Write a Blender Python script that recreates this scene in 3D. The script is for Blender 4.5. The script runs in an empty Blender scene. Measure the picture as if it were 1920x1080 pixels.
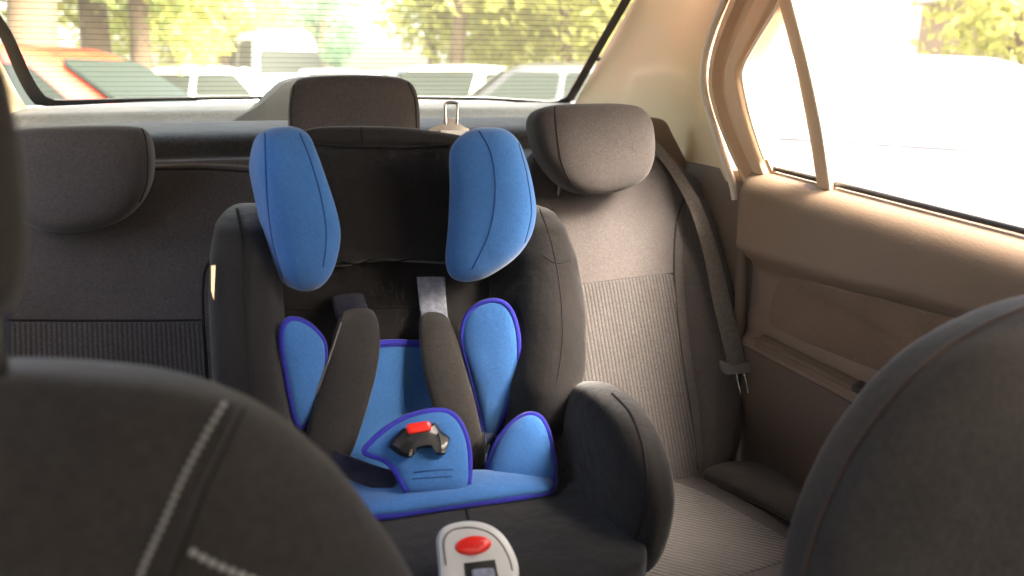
import bpy, bmesh, math, random
from mathutils import Vector, Matrix
from mathutils.bvhtree import BVHTree
random.seed(7)
S = bpy.context.scene
COL = S.collection
V = Vector
PI = math.pi

# ------------------------------------------------------------------ camera
F = 1500.0
YAW, PIT = math.radians(18), math.radians(14.6)
CAM = V((-.18, 0, 1.25))
FW = V((math.sin(YAW)*math.cos(PIT), math.cos(YAW)*math.cos(PIT), -math.sin(PIT)))
RT = V((math.cos(YAW), -math.sin(YAW), 0))
UP = RT.cross(FW)
def ray(x, y): return FW + RT*((x-960)/F) - UP*((y-540)/F)
def PY(x, y, d):
    r = ray(x, y); return CAM + r*((d-CAM.y)/r.y)
def PX(x, y, d):
    r = ray(x, y); return CAM + r*((d-CAM.x)/r.x)
def PZ(x, y, d):
    r = ray(x, y); return CAM + r*((d-CAM.z)/r.z)
def PP(x, y, pl):
    p0, n = pl; r = ray(x, y); return CAM + r*((p0-CAM).dot(n)/r.dot(n))

cd = bpy.data.cameras.new('camera'); cam = bpy.data.objects.new('camera', cd); COL.objects.link(cam)
M = Matrix((RT, UP, -FW)).transposed().to_4x4(); M.translation = CAM; cam.matrix_world = M
cd.sensor_width = 36; cd.lens = F/1920*36; cd.clip_start = .02; cd.clip_end = 900
cd.dof.use_dof = True; cd.dof.focus_distance = 1.35; cd.dof.aperture_fstop = 3.2
S.camera = cam

# ------------------------------------------------------------------ materials
def mat_new(name):
    m = bpy.data.materials.new(name); m.use_nodes = True
    nt = m.node_tree; b = nt.nodes['Principled BSDF']; return m, nt, b
def N(nt, t, **k):
    n = nt.nodes.new(t)
    for a, v in k.items():
        if a.startswith('i_'): n.inputs[a[2:].replace('_', ' ')].default_value = v
        else: setattr(n, a, v)
    return n
def fabric(name, col, var=.25, sheen=.25, grain=420, bump=.25, rough=.92, ribs=None, tint=None, big=6):
    """woven cloth: fine grain, slow tone drift, optional ribs (axis, period)"""
    m, nt, b = mat_new(name); L = nt.links.new
    tc = N(nt, 'ShaderNodeTexCoord')
    n1 = N(nt, 'ShaderNodeTexNoise', i_Scale=grain*.55, i_Detail=4.0, i_Roughness=.65); L(tc.outputs['Object'], n1.inputs['Vector'])
    n2 = N(nt, 'ShaderNodeTexNoise', i_Scale=big, i_Detail=4.0); L(tc.outputs['Object'], n2.inputs['Vector'])
    c = V(col)
    def mul(k): return (c.x*k, c.y*k, c.z*k, 1)
    r1 = N(nt, 'ShaderNodeMixRGB', blend_type='MIX'); r1.inputs['Color1'].default_value = mul(max(.05, 1-var*3.0)); r1.inputs['Color2'].default_value = mul(1+var*3.0)
    L(n1.outputs['Fac'], r1.inputs['Fac'])
    r2 = N(nt, 'ShaderNodeMixRGB', blend_type='MULTIPLY', i_Fac=.5)
    cr = N(nt, 'ShaderNodeValToRGB'); cr.color_ramp.elements[0].position = .3; cr.color_ramp.elements[1].position = .7
    cr.color_ramp.elements[0].color = (.62, .62, .62, 1); cr.color_ramp.elements[1].color = (1.25, 1.25, 1.25, 1)
    L(n2.outputs['Fac'], cr.inputs['Fac']); L(r1.outputs['Color'], r2.inputs['Color1']); L(cr.outputs['Color'], r2.inputs['Color2'])
    out = r2.outputs['Color']; h = n1.outputs['Fac']
    if ribs:
        ax, per = ribs
        w = N(nt, 'ShaderNodeTexWave', wave_type='BANDS', bands_direction=ax, wave_profile='SIN', i_Scale=.31416/per*1.0, i_Distortion=.25, i_Detail=1.0)
        w.inputs['Detail Scale'].default_value = 3
        L(tc.outputs['Object'], w.inputs['Vector'])
        r3 = N(nt, 'ShaderNodeMixRGB', blend_type='MULTIPLY', i_Fac=.75)
        c2 = N(nt, 'ShaderNodeValToRGB'); c2.color_ramp.elements[0].position = .1; c2.color_ramp.elements[1].position = .6
        c2.color_ramp.elements[0].color = (.4, .4, .4, 1); c2.color_ramp.elements[1].color = (1.2, 1.2, 1.2, 1)
        L(w.outputs['Fac'], c2.inputs['Fac']); L(out, r3.inputs['Color1']); L(c2.outputs['Color'], r3.inputs['Color2']); out = r3.outputs['Color']
        ad = N(nt, 'ShaderNodeMath', operation='ADD'); L(w.outputs['Fac'], ad.inputs[0]); L(n1.outputs['Fac'], ad.inputs[1]); h = ad.outputs[0]
    L(out, b.inputs['Base Color'])
    bm = N(nt, 'ShaderNodeBump', i_Strength=bump, i_Distance=.0015); L(h, bm.inputs['Height']); n4 = N(nt, 'ShaderNodeTexNoise', i_Scale=big*4.0, i_Detail=2.0); L(tc.outputs['Object'], n4.inputs['Vector'])
    b2 = N(nt, 'ShaderNodeBump', i_Strength=.35, i_Distance=.006); L(n4.outputs['Fac'], b2.inputs['Height']); L(b2.outputs['Normal'], bm.inputs['Normal']); L(bm.outputs['Normal'], b.inputs['Normal'])
    b.inputs['Roughness'].default_value = rough
    b.inputs['Sheen Weight'].default_value = sheen; b.inputs['Sheen Roughness'].default_value = .45
    b.inputs['Specular IOR Level'].default_value = .2
    return m
def plastic(name, col, rough=.5, var=.08, scale=60, bump=.0, metal=0, grain=900, spec=.5, coat=0):
    m, nt, b = mat_new(name); L = nt.links.new
    tc = N(nt, 'ShaderNodeTexCoord')
    n = N(nt, 'ShaderNodeTexNoise', i_Scale=scale, i_Detail=4.0); L(tc.outputs['Object'], n.inputs['Vector'])
    r = N(nt, 'ShaderNodeMixRGB'); c = V(col)
    r.inputs['Color1'].default_value = (*(c*(1-var)), 1); r.inputs['Color2'].default_value = (*(c*(1+var)), 1)
    L(n.outputs['Fac'], r.inputs['Fac']); L(r.outputs['Color'], b.inputs['Base Color'])
    mr = N(nt, 'ShaderNodeMapRange'); mr.inputs['To Min'].default_value = rough*.85; mr.inputs['To Max'].default_value = min(1, rough*1.15)
    L(n.outputs['Fac'], mr.inputs['Value']); L(mr.outputs['Result'], b.inputs['Roughness'])
    b.inputs['Metallic'].default_value = metal; b.inputs['Specular IOR Level'].default_value = spec
    b.inputs['Coat Weight'].default_value = coat
    if bump:
        n3 = N(nt, 'ShaderNodeTexNoise', i_Scale=grain, i_Detail=2.0); L(tc.outputs['Object'], n3.inputs['Vector'])
        bm = N(nt, 'ShaderNodeBump', i_Strength=bump, i_Distance=.001); L(n3.outputs['Fac'], bm.inputs['Height']); L(bm.outputs['Normal'], b.inputs['Normal'])
    return m
def glass(name, tint=(.93, .97, .95), refl=1.0, wires=False):
    m = bpy.data.materials.new(name); m.use_nodes = True; nt = m.node_tree; nt.nodes.clear(); L = nt.links.new
    o = N(nt, 'ShaderNodeOutputMaterial'); tr = N(nt, 'ShaderNodeBsdfTransparent'); tr.inputs['Color'].default_value = (*tint, 1)
    gl = N(nt, 'ShaderNodeBsdfGlossy'); gl.inputs['Roughness'].default_value = .02
    lw_ = N(nt, 'ShaderNodeLayerWeight', i_Blend=.5); fr = N(nt, 'ShaderNodeMath', operation='POWER'); fr.inputs[1].default_value = 5
    L(lw_.outputs['Facing'], fr.inputs[0]); mu = N(nt, 'ShaderNodeMath', operation='MULTIPLY_ADD'); mu.inputs[1].default_value = .6*refl; mu.inputs[2].default_value = .02*refl
    mx = N(nt, 'ShaderNodeMixShader'); L(fr.outputs[0], mu.inputs[0]); L(mu.outputs[0], mx.inputs[0]); L(tr.outputs[0], mx.inputs[1]); L(gl.outputs[0], mx.inputs[2])
    if wires:   # printed demister lines across the pane
        tc = N(nt, 'ShaderNodeTexCoord'); sp = N(nt, 'ShaderNodeSeparateXYZ'); L(tc.outputs['Object'], sp.inputs[0])
        a = N(nt, 'ShaderNodeMath', operation='DIVIDE'); a.inputs[1].default_value = .0105; L(sp.outputs['Z'], a.inputs[0])
        f = N(nt, 'ShaderNodeMath', operation='FRACT'); L(a.outputs[0], f.inputs[0])
        g = N(nt, 'ShaderNodeMath', operation='LESS_THAN'); g.inputs[1].default_value = .10; L(f.outputs[0], g.inputs[0])
        df = N(nt, 'ShaderNodeBsdfDiffuse'); df.inputs['Color'].default_value = (.25, .20, .09, 1)
        m2 = N(nt, 'ShaderNodeMixShader'); sc = N(nt, 'ShaderNodeMath', operation='MULTIPLY'); sc.inputs[1].default_value = .35
        L(g.outputs[0], sc.inputs[0]); L(sc.outputs[0], m2.inputs[0]); L(mx.outputs[0], m2.inputs[1]); L(df.outputs[0], m2.inputs[2]); L(m2.outputs[0], o.inputs[0])
    else: L(mx.outputs[0], o.inputs[0])
    return m

BENCH = (.055, .048, .046)
m_seat = fabric('seat_cloth', BENCH, sheen=.1, var=.22, grain=520, big=5)
m_rib = fabric('seat_rib_cloth', (.046, .041, .039), var=.25, ribs=('X', .0072), bump=.5)
m_mesh = fabric('seat_cushion_cloth', (.055, .049, .046), var=.25, ribs=('DIAGONAL', .006), bump=.5)
m_black = fabric('child_seat_black_cloth', (.0125, .0108, .0102), var=.25, grain=600, sheen=.22, big=9)
m_blue = fabric('child_seat_blue_cloth', (.038, .13, .34), var=.12, grain=480, sheen=.3, bump=.3, big=5)
m_trim = fabric('violet_blue_binding', (.026, .026, .30), var=.2, grain=700, sheen=.2)
m_front = fabric('front_seat_cloth', (.052, .046, .041), var=.14, grain=260, sheen=.12, big=7)
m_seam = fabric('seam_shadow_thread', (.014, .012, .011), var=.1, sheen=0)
m_pipe = fabric('grey_piping', (.13, .12, .11), var=.1, sheen=.3)
m_bpipe = fabric('brown_piping', (.07, .05, .04), var=.1)
m_stitch = fabric('pale_thread', (.50, .48, .44), var=.2, grain=900, sheen=.2)
m_web = fabric('grey_webbing', (.17, .18, .22), var=.45, grain=180, bump=.4)
m_belt = fabric('belt_webbing', (.12, .105, .09), var=.2, grain=300, bump=.2, sheen=.3)
m_shelf = fabric('shelf_felt', (.041, .0405, .0385), var=.3, grain=330, bump=.4, sheen=.3)
m_house = plastic('housing_plastic', (.035, .034, .032), rough=.8, bump=.2)
m_pillar = plastic('pillar_trim_beige', (.68, .50, .30), spec=.2, rough=.88, var=.03, scale=4, bump=.08, grain=600)
m_liner = plastic('shading_roof_lining', (.55, .48, .38), rough=.95, var=.05, scale=40, bump=.2)
m_door = plastic('door_trim_flare_brown', (.215, .148, .100), rough=.62, var=.08, scale=14, bump=.4, grain=380)  # warm cast of the flare is put into this base colour
m_doorins = fabric('door_insert_cloth', (.20, .13, .085), var=.1, sheen=.1)
m_frame = plastic('door_frame_tan', (.64, .44, .27), rough=.55, var=.05, scale=12)
m_seal = plastic('pale_rubber_seal', (.70, .62, .50), rough=.6)
m_dark = plastic('dark_plastic', (.03, .026, .022), rough=.55, bump=.1)
m_side = plastic('side_trim_brown', (.15, .10, .065), rough=.65, bump=.1)
m_frit = plastic('black_window_edge', (.012, .011, .010), rough=.35)
m_gloss = plastic('gloss_black_plastic', (.012, .011, .011), rough=.36, spec=.45)
m_red = plastic('red_button', (.72, .018, .010), rough=.3, var=.03)
m_white = plastic('white_plastic', (.54, .53, .50), rough=.3, var=.02)
m_chrome = plastic('chrome_metal', (.42, .40, .37), rough=.22, metal=1, var=.03)
m_label = plastic('paper_label', (.75, .74, .72), rough=.7)
m_bronze = plastic('bronze_tab', (.55, .36, .20), rough=.35, metal=.6)
m_rg = glass('rear_glass', wires=True, refl=.3, tint=(.95, .97, .93))
m_tint = glass('front_dimming_glass', tint=(.18, .20, .205))  # glass darkened to cut light from front and sides
m_sg = glass('side_glass', refl=.6, tint=(.98, .97, .95))

# ------------------------------------------------------------------ object helpers
ORG = {}
def tag(o, label=None, cat=None, group=None, kind=None):
    if label: o['label'] = label
    if cat: o['category'] = cat
    if group: o['group'] = group
    if kind: o['kind'] = kind
    return o
def thing(name, loc, label, cat, group=None):
    o = bpy.data.objects.new(name, None); o.location = loc; o.empty_display_size = .1; COL.objects.link(o); ORG[o.name] = V(loc)
    return tag(o, label, cat, group)
def build(name, verts, faces, mat, parent=None, smooth=True, org=None):
    org = V(org) if org is not None else (ORG[parent.name] if parent else V((0, 0, 0)))
    me = bpy.data.meshes.new(name)
    me.from_pydata([tuple(V(v)-org) for v in verts], [], faces)
    bm = bmesh.new(); bm.from_mesh(me); bmesh.ops.remove_doubles(bm, verts=bm.verts, dist=1e-6)
    bmesh.ops.recalc_face_normals(bm, faces=bm.faces); bm.to_mesh(me); bm.free()
    if smooth:
        me.polygons.foreach_set('use_smooth', [True]*len(me.polygons))
        try: me.set_sharp_from_angle(angle=math.radians(50))
        except Exception: pass
    me.materials.append(mat)
    o = bpy.data.objects.new(name, me); COL.objects.link(o)
    if parent: o.parent = parent
    else: o.location = org
    ORG[o.name] = org
    return o
def catmull(pts, n, closed=True):
    pts = [V(p) for p in pts]; k = len(pts); dense = []
    segs = k if closed else k-1
    for i in range(segs):
        if closed: p0, p1, p2, p3 = pts[i-1], pts[i], pts[(i+1) % k], pts[(i+2) % k]
        else: p0, p1, p2, p3 = pts[max(i-1, 0)], pts[i], pts[i+1], pts[min(i+2, k-1)]
        for j in range(12):
            t = j/12
            # centripetal-ish: clamp tangents to the shorter neighbour to limit overshoot
            d = (p2-p1).length
            m1 = (p2-p0)*.5; m2 = (p3-p1)*.5
            if m1.length > d: m1 = m1*(d/m1.length)
            if m2.length > d: m2 = m2*(d/m2.length)
            t2, t3 = t*t, t*t*t
            dense.append(p1*(2*t3-3*t2+1)+m1*(t3-2*t2+t)+p2*(-2*t3+3*t2)+m2*(t3-t2))
    dense.append(pts[0] if closed else pts[-1])
    L = [0]
    for a, b in zip(dense, dense[1:]): L.append(L[-1]+(b-a).length)
    out = []; j = 0; m = n if closed else n-1
    for i in range(n):
        s = L[-1]*i/m
        while j < len(L)-2 and L[j+1] < s: j += 1
        d = L[j+1]-L[j]; t = 0 if d < 1e-12 else (s-L[j])/d
        out.append(dense[j].lerp(dense[j+1], t))
    return out
def pillow_geo(outline, normal, front, back, n=3.0, center=None, num=96, rings=10, raw=False, wob=0):
    o = list(outline) if raw else catmull(outline, num)
    num = len(o)
    c = V(center) if center is not None else sum(o, V())/num
    nr = V(normal).normalized(); verts = []; faces = []
    def ringset(h, sgn):
        idx = []
        for k in range(rings+1):
            a = k/rings*PI/2
            s = math.cos(a)**(2/n) if k < rings else 0.0
            z = math.sin(a)**(2/n)*h
            if k == rings: verts.append(c+nr*z*sgn); idx.append([len(verts)-1]); continue
            r = []
            for i, p in enumerate(o):
                q = c+(p-c)*s+nr*z*sgn
                r.append(len(verts)); verts.append(q)
            idx.append(r)
        for k in range(rings):
            A, B = idx[k], idx[k+1]
            for i in range(num):
                j = (i+1) % num
                if len(B) == 1: faces.append((A[i], A[j], B[0]) if sgn > 0 else (A[j], A[i], B[0]))
                else: faces.append((A[i], A[j], B[j], B[i]) if sgn > 0 else (A[j], A[i], B[i], B[j]))
    ringset(front, 1); ringset(back, -1)
    return verts, faces
def pillow(name, outline, normal, front, back, mat, parent, n=3.0, **k):
    v, f = pillow_geo(outline, normal, front, back, n, **k)
    return build(name, v, f, mat, parent)
def tube_geo(pts, r, seg=8, n=None, closed=False, taper=None):
    pts = catmull(pts, n or max(8, len(pts)*6), closed)
    verts = []; faces = []; N_ = len(pts); up = V((.13, .2, .97))
    prev = None
    for i, p in enumerate(pts):
        a = pts[i-1] if (i > 0 or closed) else p; b = pts[(i+1) % N_] if (i < N_-1 or closed) else p
        t = (b-a).normalized()
        if prev is None:
            u = t.cross(up)
            if u.length < .1: u = t.cross(V((1, 0, 0)))
        else: u = prev-t*prev.dot(t)
        u.normalize(); w = t.cross(u); prev = u
        rr = r*(taper(i/(N_-1)) if taper else 1)
        for k in range(seg):
            an = 2*PI*k/seg; verts.append(p+u*math.cos(an)*rr+w*math.sin(an)*rr)
    for i in range(N_ if closed else N_-1):
        j = (i+1) % N_
        for k in range(seg):
            l = (k+1) % seg; faces.append((i*seg+k, i*seg+l, j*seg+l, j*seg+k))
    if not closed:
        faces.append(tuple(range(seg-1, -1, -1))); faces.append(tuple((N_-1)*seg+k for k in range(seg)))
    return verts, faces
def tube(name, pts, r, mat, parent, **k):
    v, f = tube_geo(pts, r, **k); return build(name, v, f, mat, parent)
def sheet(name, fn, nu, nv, thick, mat, parent, smooth=True):
    """grid fn(u,v)->point with a real thickness vector (or function)"""
    verts = []; faces = []
    g = [[V(fn(i/nu, j/nv)) for j in range(nv+1)] for i in range(nu+1)]
    tk = thick if callable(thick) else (lambda u, v: V(thick))
    for i in range(nu+1):
        for j in range(nv+1): verts.append(g[i][j])
    W = nv+1; off = len(verts)
    for i in range(nu+1):
        for j in range(nv+1): verts.append(g[i][j]+tk(i/nu, j/nv))
    for i in range(nu):
        for j in range(nv):
            a, b, c, d = i*W+j, (i+1)*W+j, (i+1)*W+j+1, i*W+j+1
            faces.append((a, b, c, d)); faces.append((off+d, off+c, off+b, off+a))
    edge = [i*W for i in range(nu+1)]+[nu*W+j for j in range(1, W)]+[i*W+nv for i in range(nu-1, -1, -1)]+[j for j in range(nv-1, 0, -1)]
    for k in range(len(edge)):
        a, b = edge[k], edge[(k+1) % len(edge)]; faces.append((b, a, off+a, off+b))
    return build(name, verts, faces, mat, parent, smooth)
def plate_geo(outline, normal, thick, num=None, bev=.0):
    """flat polygon with thickness and a softened front edge; outline 3D"""
    o = catmull(outline, num) if num else [V(p) for p in outline]
    nr = V(normal).normalized(); c = sum(o, V())/len(o); k = len(o); verts = []; faces = []
    lay = [(1, -thick), (1, -bev), (None, 0)] if bev else [(1, -thick), (1, 0)]
    for s, z in lay:
        for p in o:
            q = p
            if s is None:
                d = (p-c); q = c+d*(1-min(.3, bev/max(d.length, 1e-4)))
            verts.append(q+nr*z)
    for l in range(len(lay)-1):
        for i in range(k):
            j = (i+1) % k; faces.append((l*k+i, l*k+j, (l+1)*k+j, (l+1)*k+i))
    faces.append(tuple(range(k-1, -1, -1))); faces.append(tuple((len(lay)-1)*k+i for i in range(k)))
    return verts, faces
def plate(name, outline, normal, thick, mat, parent, num=None, bev=0, smooth=True):
    v, f = plate_geo(outline, normal, thick, num, bev); return build(name, v, f, mat, parent, smooth)
def merge(*gs):
    V_, F_ = [], []
    for v, f in gs:
        o = len(V_); V_ += list(v); F_ += [tuple(i+o for i in q) for q in f]
    return V_, F_
def box_geo(c, s, rot=None):
    c = V(c); vs = []
    for x in (-1, 1):
        for y in (-1, 1):
            for z in (-1, 1):
                p = V((x*s[0]/2, y*s[1]/2, z*s[2]/2))
                if rot: p = rot @ p
                vs.append(c+p)
    return vs, [(0, 1, 3, 2), (4, 6, 7, 5), (0, 4, 5, 1), (2, 3, 7, 6), (0, 2, 6, 4), (1, 5, 7, 3)]
def column_geo(rows, n=2.6, seg=40, sub=6):
    """stack of superellipse sections; rows = (center, half vector a, half vector b)"""
    c = catmull([r[0] for r in rows], len(rows)*sub, False)
    def ch(i):
        return [catmull([r[i] for r in rows], 2, False), [V(r[i]) for r in rows]][1]
    K = len(rows); verts = []; faces = []; M_ = len(rows)*sub
    # parameter by arc position of rows
    L = [0]
    for p, q in zip(rows, rows[1:]): L.append(L[-1]+(V(q[0])-V(p[0])).length)
    def lerp(i, s):
        for k in range(K-1):
            if s <= L[k+1] or k == K-2:
                d = L[k+1]-L[k]; t = max(0, min(1, (s-L[k])/d if d else 0)); t2 = t*t*(3-2*t)
                return V(rows[k][i]).lerp(V(rows[k+1][i]), .5*t+.5*t2)
    for m in range(M_):
        s = L[-1]*m/(M_-1); cc, a, b = lerp(0, s) if False else c[m], lerp(1, s), lerp(2, s)
        for k in range(seg):
            t = 2*PI*k/seg; x, y = math.cos(t), math.sin(t)
            verts.append(cc+a*math.copysign(abs(x)**(2/n), x)+b*math.copysign(abs(y)**(2/n), y))
    for m in range(M_-1):
        for k in range(seg):
            l = (k+1) % seg; faces.append((m*seg+k, m*seg+l, (m+1)*seg+l, (m+1)*seg+k))
    verts.append(c[0]); verts.append(c[-1])
    for k in range(seg):
        l = (k+1) % seg; faces.append((l, k, len(verts)-2)); faces.append(((M_-1)*seg+k, (M_-1)*seg+l, len(verts)-1))
    return verts, faces
# surface lookups so that seams lie on the real geometry
def bvh(*objs):
    vs, fs = [], []
    for o in objs:
        k = len(vs); og = ORG[o.name]
        vs += [v.co+og for v in o.data.vertices]; fs += [tuple(i+k for i in p.vertices) for p in o.data.polygons]
    return BVHTree.FromPolygons(vs, fs)
def on_surf(tree, px, n=40):
    c = catmull([V((x, y, 0)) for x, y in px], n, False); out = []
    for p in c:
        d = ray(p.x, p.y).normalized(); h = tree.ray_cast(CAM, d)
        if h[0] is not None:
            nn = h[1] if h[1].dot(d) < 0 else -h[1]
            out.append((h[0], nn))
    return out
def seam(name, px, objs, r, mat, parent, lift=0.0, n=40):
    t = bvh(*objs); hits = on_surf(t, px, n)
    if len(hits) < 3: print('seam miss', name, px[0]); return None
    return tube(name, [h[0]+h[1]*lift for h in hits], r, mat, parent, seg=6, n=len(hits))
def seams(name, lines, objs, r, mat, parent, lift=0.0, n=40):
    t = bvh(*objs)
    for px in lines:
        h = on_surf(t, px, n)
        if len(h) >= 3: build(name, *tube_geo([a+b*lift for a, b in h], r, seg=6, n=len(h)), mat, parent)
        else: print('seam miss', name, px[0])
def mirror_of(o, name, parent, cx=0.0):
    me = o.data.copy(); og = ORG[o.name]; pg = ORG[parent.name]
    for v in me.vertices:
        w = v.co+og; w.x = 2*cx-w.x; v.co = w-pg
    me.flip_normals()
    c = bpy.data.objects.new(name, me); COL.objects.link(c); c.parent = parent; ORG[c.name] = pg
    return c

# ================================================================== the car around us
car = thing('car', (0, 1.0, .30), 'sedan interior around the rear bench, with beige pillars, flare-tinted brown rear door and grey parcel shelf', 'car interior')
# parcel shelf: one stepped felt profile swept across the car
prof = [(1.50, 1.03), (1.565, 1.085), (1.60, 1.094), (1.665, 1.097), (1.69, 1.100), (1.70, 1.106), (1.702, 1.130), (1.712, 1.142), (1.74, 1.150), (1.83, 1.160), (1.875, 1.163), (1.89, 1.158), (1.90, 1.150), (1.95, 1.150), (1.985, 1.165), (2.0, 1.180), (2.06, 1.190), (2.12, 1.193), (2.16, 1.196)]
pr = catmull([V((0, a, b)) for a, b in prof], 90, False)
def shelf_fn(u, v):
    p = pr[round(v*89)]; x = (u-.5)*1.46
    return V((x, p.y, p.z-.006*(abs(x)/.7)**4))
shelf = sheet('parcel_shelf', shelf_fn, 60, 89, (0, .02, -.03), m_shelf, car)
hump = [PY(x, y, 1.97) for x, y in [(405, 240), (425, 232), (450, 216), (480, 197), (508, 170), (530, 152), (565, 143), (640, 140), (720, 140), (752, 146), (768, 165), (776, 190), (782, 216), (786, 240)]]
hump = catmull(hump[1:-1], 60, False)
plate('brake_light_housing', hump, (0, -1, 0), .15, m_house, shelf, bev=.012)
# rear window
RW0, RW1 = V((0, 2.10, 1.195)), V((0, 1.75, 1.425))
rwn = (RW1-RW0).normalized().cross(V((1, 0, 0))).normalized()
if rwn.y > 0: rwn = -rwn
RWP = (RW0, rwn)
edge_px = [(66, 196), (100, 199), (300, 190), (600, 186), (900, 188), (1030, 196), (1068, 194), (1085, 172), (1130, 92), (1183, 0), (1235, -100), (1190, -160), (600, -190), (-60, -160), (-110, -100), (-45, 0), (-5, 60), (35, 150)]
in_px = [(84, 180), (108, 188), (300, 184), (600, 181), (900, 183), (1030, 190), (1058, 186), (1072, 166), (1116, 88), (1166, 0), (1215, -95), (1180, -140), (600, -170), (-50, -140), (-85, -100), (-20, 0), (22, 62), (58, 140)]
eo = catmull([PP(x, y, RWP) for x, y in edge_px], 160); ei = catmull([PP(x, y, RWP) for x, y in in_px], 160)
rw = build('rear_window', *plate_geo([p-rwn*.004 for p in eo], rwn, .004), m_rg, car, smooth=False)
def ring_geo(a, b, nr, th):
    k = len(a); vs = [p for p in a]+[p for p in b]+[p-nr*th for p in a]+[p-nr*th for p in b]; fs = []
    for i in range(k):
        j = (i+1) % k
        fs += [(i, j, k+j, k+i), (2*k+j, 2*k+i, 3*k+i, 3*k+j), (i, 2*k+i, 2*k+j, j), (k+j, 3*k+j, 3*k+i, k+i)]
    return vs, fs
build('window_border', *ring_geo(eo, ei, rwn, .003), m_frit, rw, smooth=False)
# rear pillars (C pillars), built right and mirrored
SIDE_N = V((-1, 0, -.22)).normalized(); SIDE = (V((.70, 1.2, 1.08)), SIDE_N)
pl_left = catmull([PY(1072, 203, 2.10), PY(1090, 172, 2.06), PY(1136, 90, 1.915), PY(1190, 0, 1.75), PY(1230, -70, 1.63), PY(1262, -130, 1.53)], 50, False)
pl_right = catmull([PP(x, y, SIDE) for x, y in [(1374, 345), (1347, 262), (1326, 185), (1322, 140), (1328, 95), (1345, 45), (1362, 0), (1390, -70), (1420, -130)]], 50, False)
def smooth01(t): t = max(0, min(1, t)); return t*t*(3-2*t)
def pil_fn(u, v):
    a, b = pl_left[round(u*49)], pl_right[round(u*49)]
    p = a.lerp(b, v); bul = math.sin(PI*v)*.055
    d = V((.75, .65, 0)).normalized()*bul
    # lower moulding stands a little proud, its top edge arching
    top = .30+.10*math.sin(PI*min(1, max(0, (v-.28)/.9)))
    k = smooth01((top-u)/.05)*smooth01((v-.25)/.10)*(1-smooth01((v-.78)/.18))
    p = p-V((0, 0, .05*smooth01(v/.5)*(1-smooth01((v-.72)/.28))*max(0, 1-u/.18)))
    return p+d-V((.75, .65, 0)).normalized()*k*.008
pil = sheet('pillar_trim', pil_fn, 49, 44, (.02, .012, 0), m_pillar, car)
mirror_of(pil, 'pillar_trim', car, .016)
tube('pillar_clip', [PY(1118, 106, 1.94), PY(1124, 112, 1.94)], .006, m_dark, pil, n=4)
# rear door ---------------------------------------------------------
def zb(y): return 1.068+(y-.71)*.05
def door_x(y, z, top):
    t = top-z
    d = .046
    if t < .05: d -= .05*(1-math.sqrt(max(0, 1-(1-t/.05)**2)))
    crease = .945+.02*smooth01((1.15-y)/.5)
    d -= .056*smooth01((crease+.012-z)/.06)
    lip = smooth01((.800-z)/.010)
    d += .025*smooth01((.780-z)/.012)
    d += .006*smooth01((.83-z)/.03)*(1-smooth01((.785-z)/.012))
    d -= .02*smooth01((.70-z)/.2)
    e = smooth01((1.30-y)/.045)
    return .712-d*(.25+.75*e)+(1-e)*.015
def door_fn(u, v):
    y = .28+1.02*u; top = zb(y)-.05*(1-smooth01((1.305-y)/.05)); z = .24+(top-.24)*v
    return V((door_x(y, z, top), y, z))
door = sheet('door', door_fn, 130, 150, (.05, 0, 0), m_door, car)
door['label'] = 'flare-tinted brown rear door with quarter window and armrest'
# cloth insert panel
ins = [V((door_x(y, z, zb(y))-.0005, y, z)) for y, z in [(1.20, .81), (1.205, .87), (1.18, .905), (1.12, .918), (.95, .935), (.75, .945), (.5, .95), (.5, .82), (.8, .82)]]
pillow('door_insert', ins, (-1, 0, 0), .006, .01, m_doorins, door, n=6)
m_doorshade = plastic('door_lower_shade', (.105, .072, .05), rough=.7, bump=.4, grain=380)
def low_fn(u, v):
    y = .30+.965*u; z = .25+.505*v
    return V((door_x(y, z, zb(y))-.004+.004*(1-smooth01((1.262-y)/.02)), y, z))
sheet('lower_shade_panel', low_fn, 80, 60, (.004, 0, 0), m_doorshade, door)  # thin darker skin: shade on the lower door card put into colour
# armrest cap with pull pocket
def arm_fn(u, v):
    y = .35+.865*u; return V((.735-.042*v-.004*math.sin(PI*v), y, .781+.007*math.sin(PI*min(1, v*1.0))-.004*v))
arm = sheet('armrest', arm_fn, 40, 10, (0, 0, -.012), m_side, door)
pk = [PZ(x, y, .788) for x, y in [(1598, 722), (1622, 708), (1668, 728), (1648, 744)]]
plate('pull_pocket', pk, (0, 0, 1), .01, m_dark, arm)
tube('armrest_edge', [V((door_x(y, .768, zb(y))-.001, y, .779)) for y in (1.215, 1.0, .8, .6, .4)], .005, m_side, arm)
tube('belt_seal', [V((.705, y, zb(y)+.004)) for y in (1.235, 1.1, .9, .7, .5, .3)], .0045, m_frit, door)
# window frame: ribbed channel between the body seal and the quarter pane
fo = catmull([PP(x, y, SIDE) for x, y in [(1400, 345), (1372, 290), (1346, 228), (1331, 175), (1329, 140), (1335, 95), (1352, 40), (1368, 0), (1396, -70), (1425, -130)]], 60, False)
fi = catmull([PP(x, y, SIDE) for x, y in [(1450, 330), (1432, 285), (1410, 215), (1396, 150), (1396, 128), (1405, 105), (1430, 62), (1462, 8), (1492, -50), (1530, -120)]], 60, False)
def fr_fn(u, v):
    p = fo[round(u*59)].lerp(fi[round(u*59)], v)
    d = .010*smooth01((v-.02)/.1)-.016*smooth01((v-.22)/.08)+.016*smooth01((v-.50)/.10)-.012*smooth01((v-.86)/.1)
    return p+SIDE_N*d
frm = sheet('window_frame', fr_fn, 59, 40, -SIDE_N*.03, m_frame, door)
tube('body_seal', [p+SIDE_N*.006 for p in catmull([PP(x, y, SIDE) for x, y in [(1384, 372), (1379, 345), (1352, 262), (1330, 190), (1324, 145), (1329, 98), (1345, 45), (1364, 0), (1394, -70), (1424, -130)]], 40, False)], .0075, m_seal, door, n=60)
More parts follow.
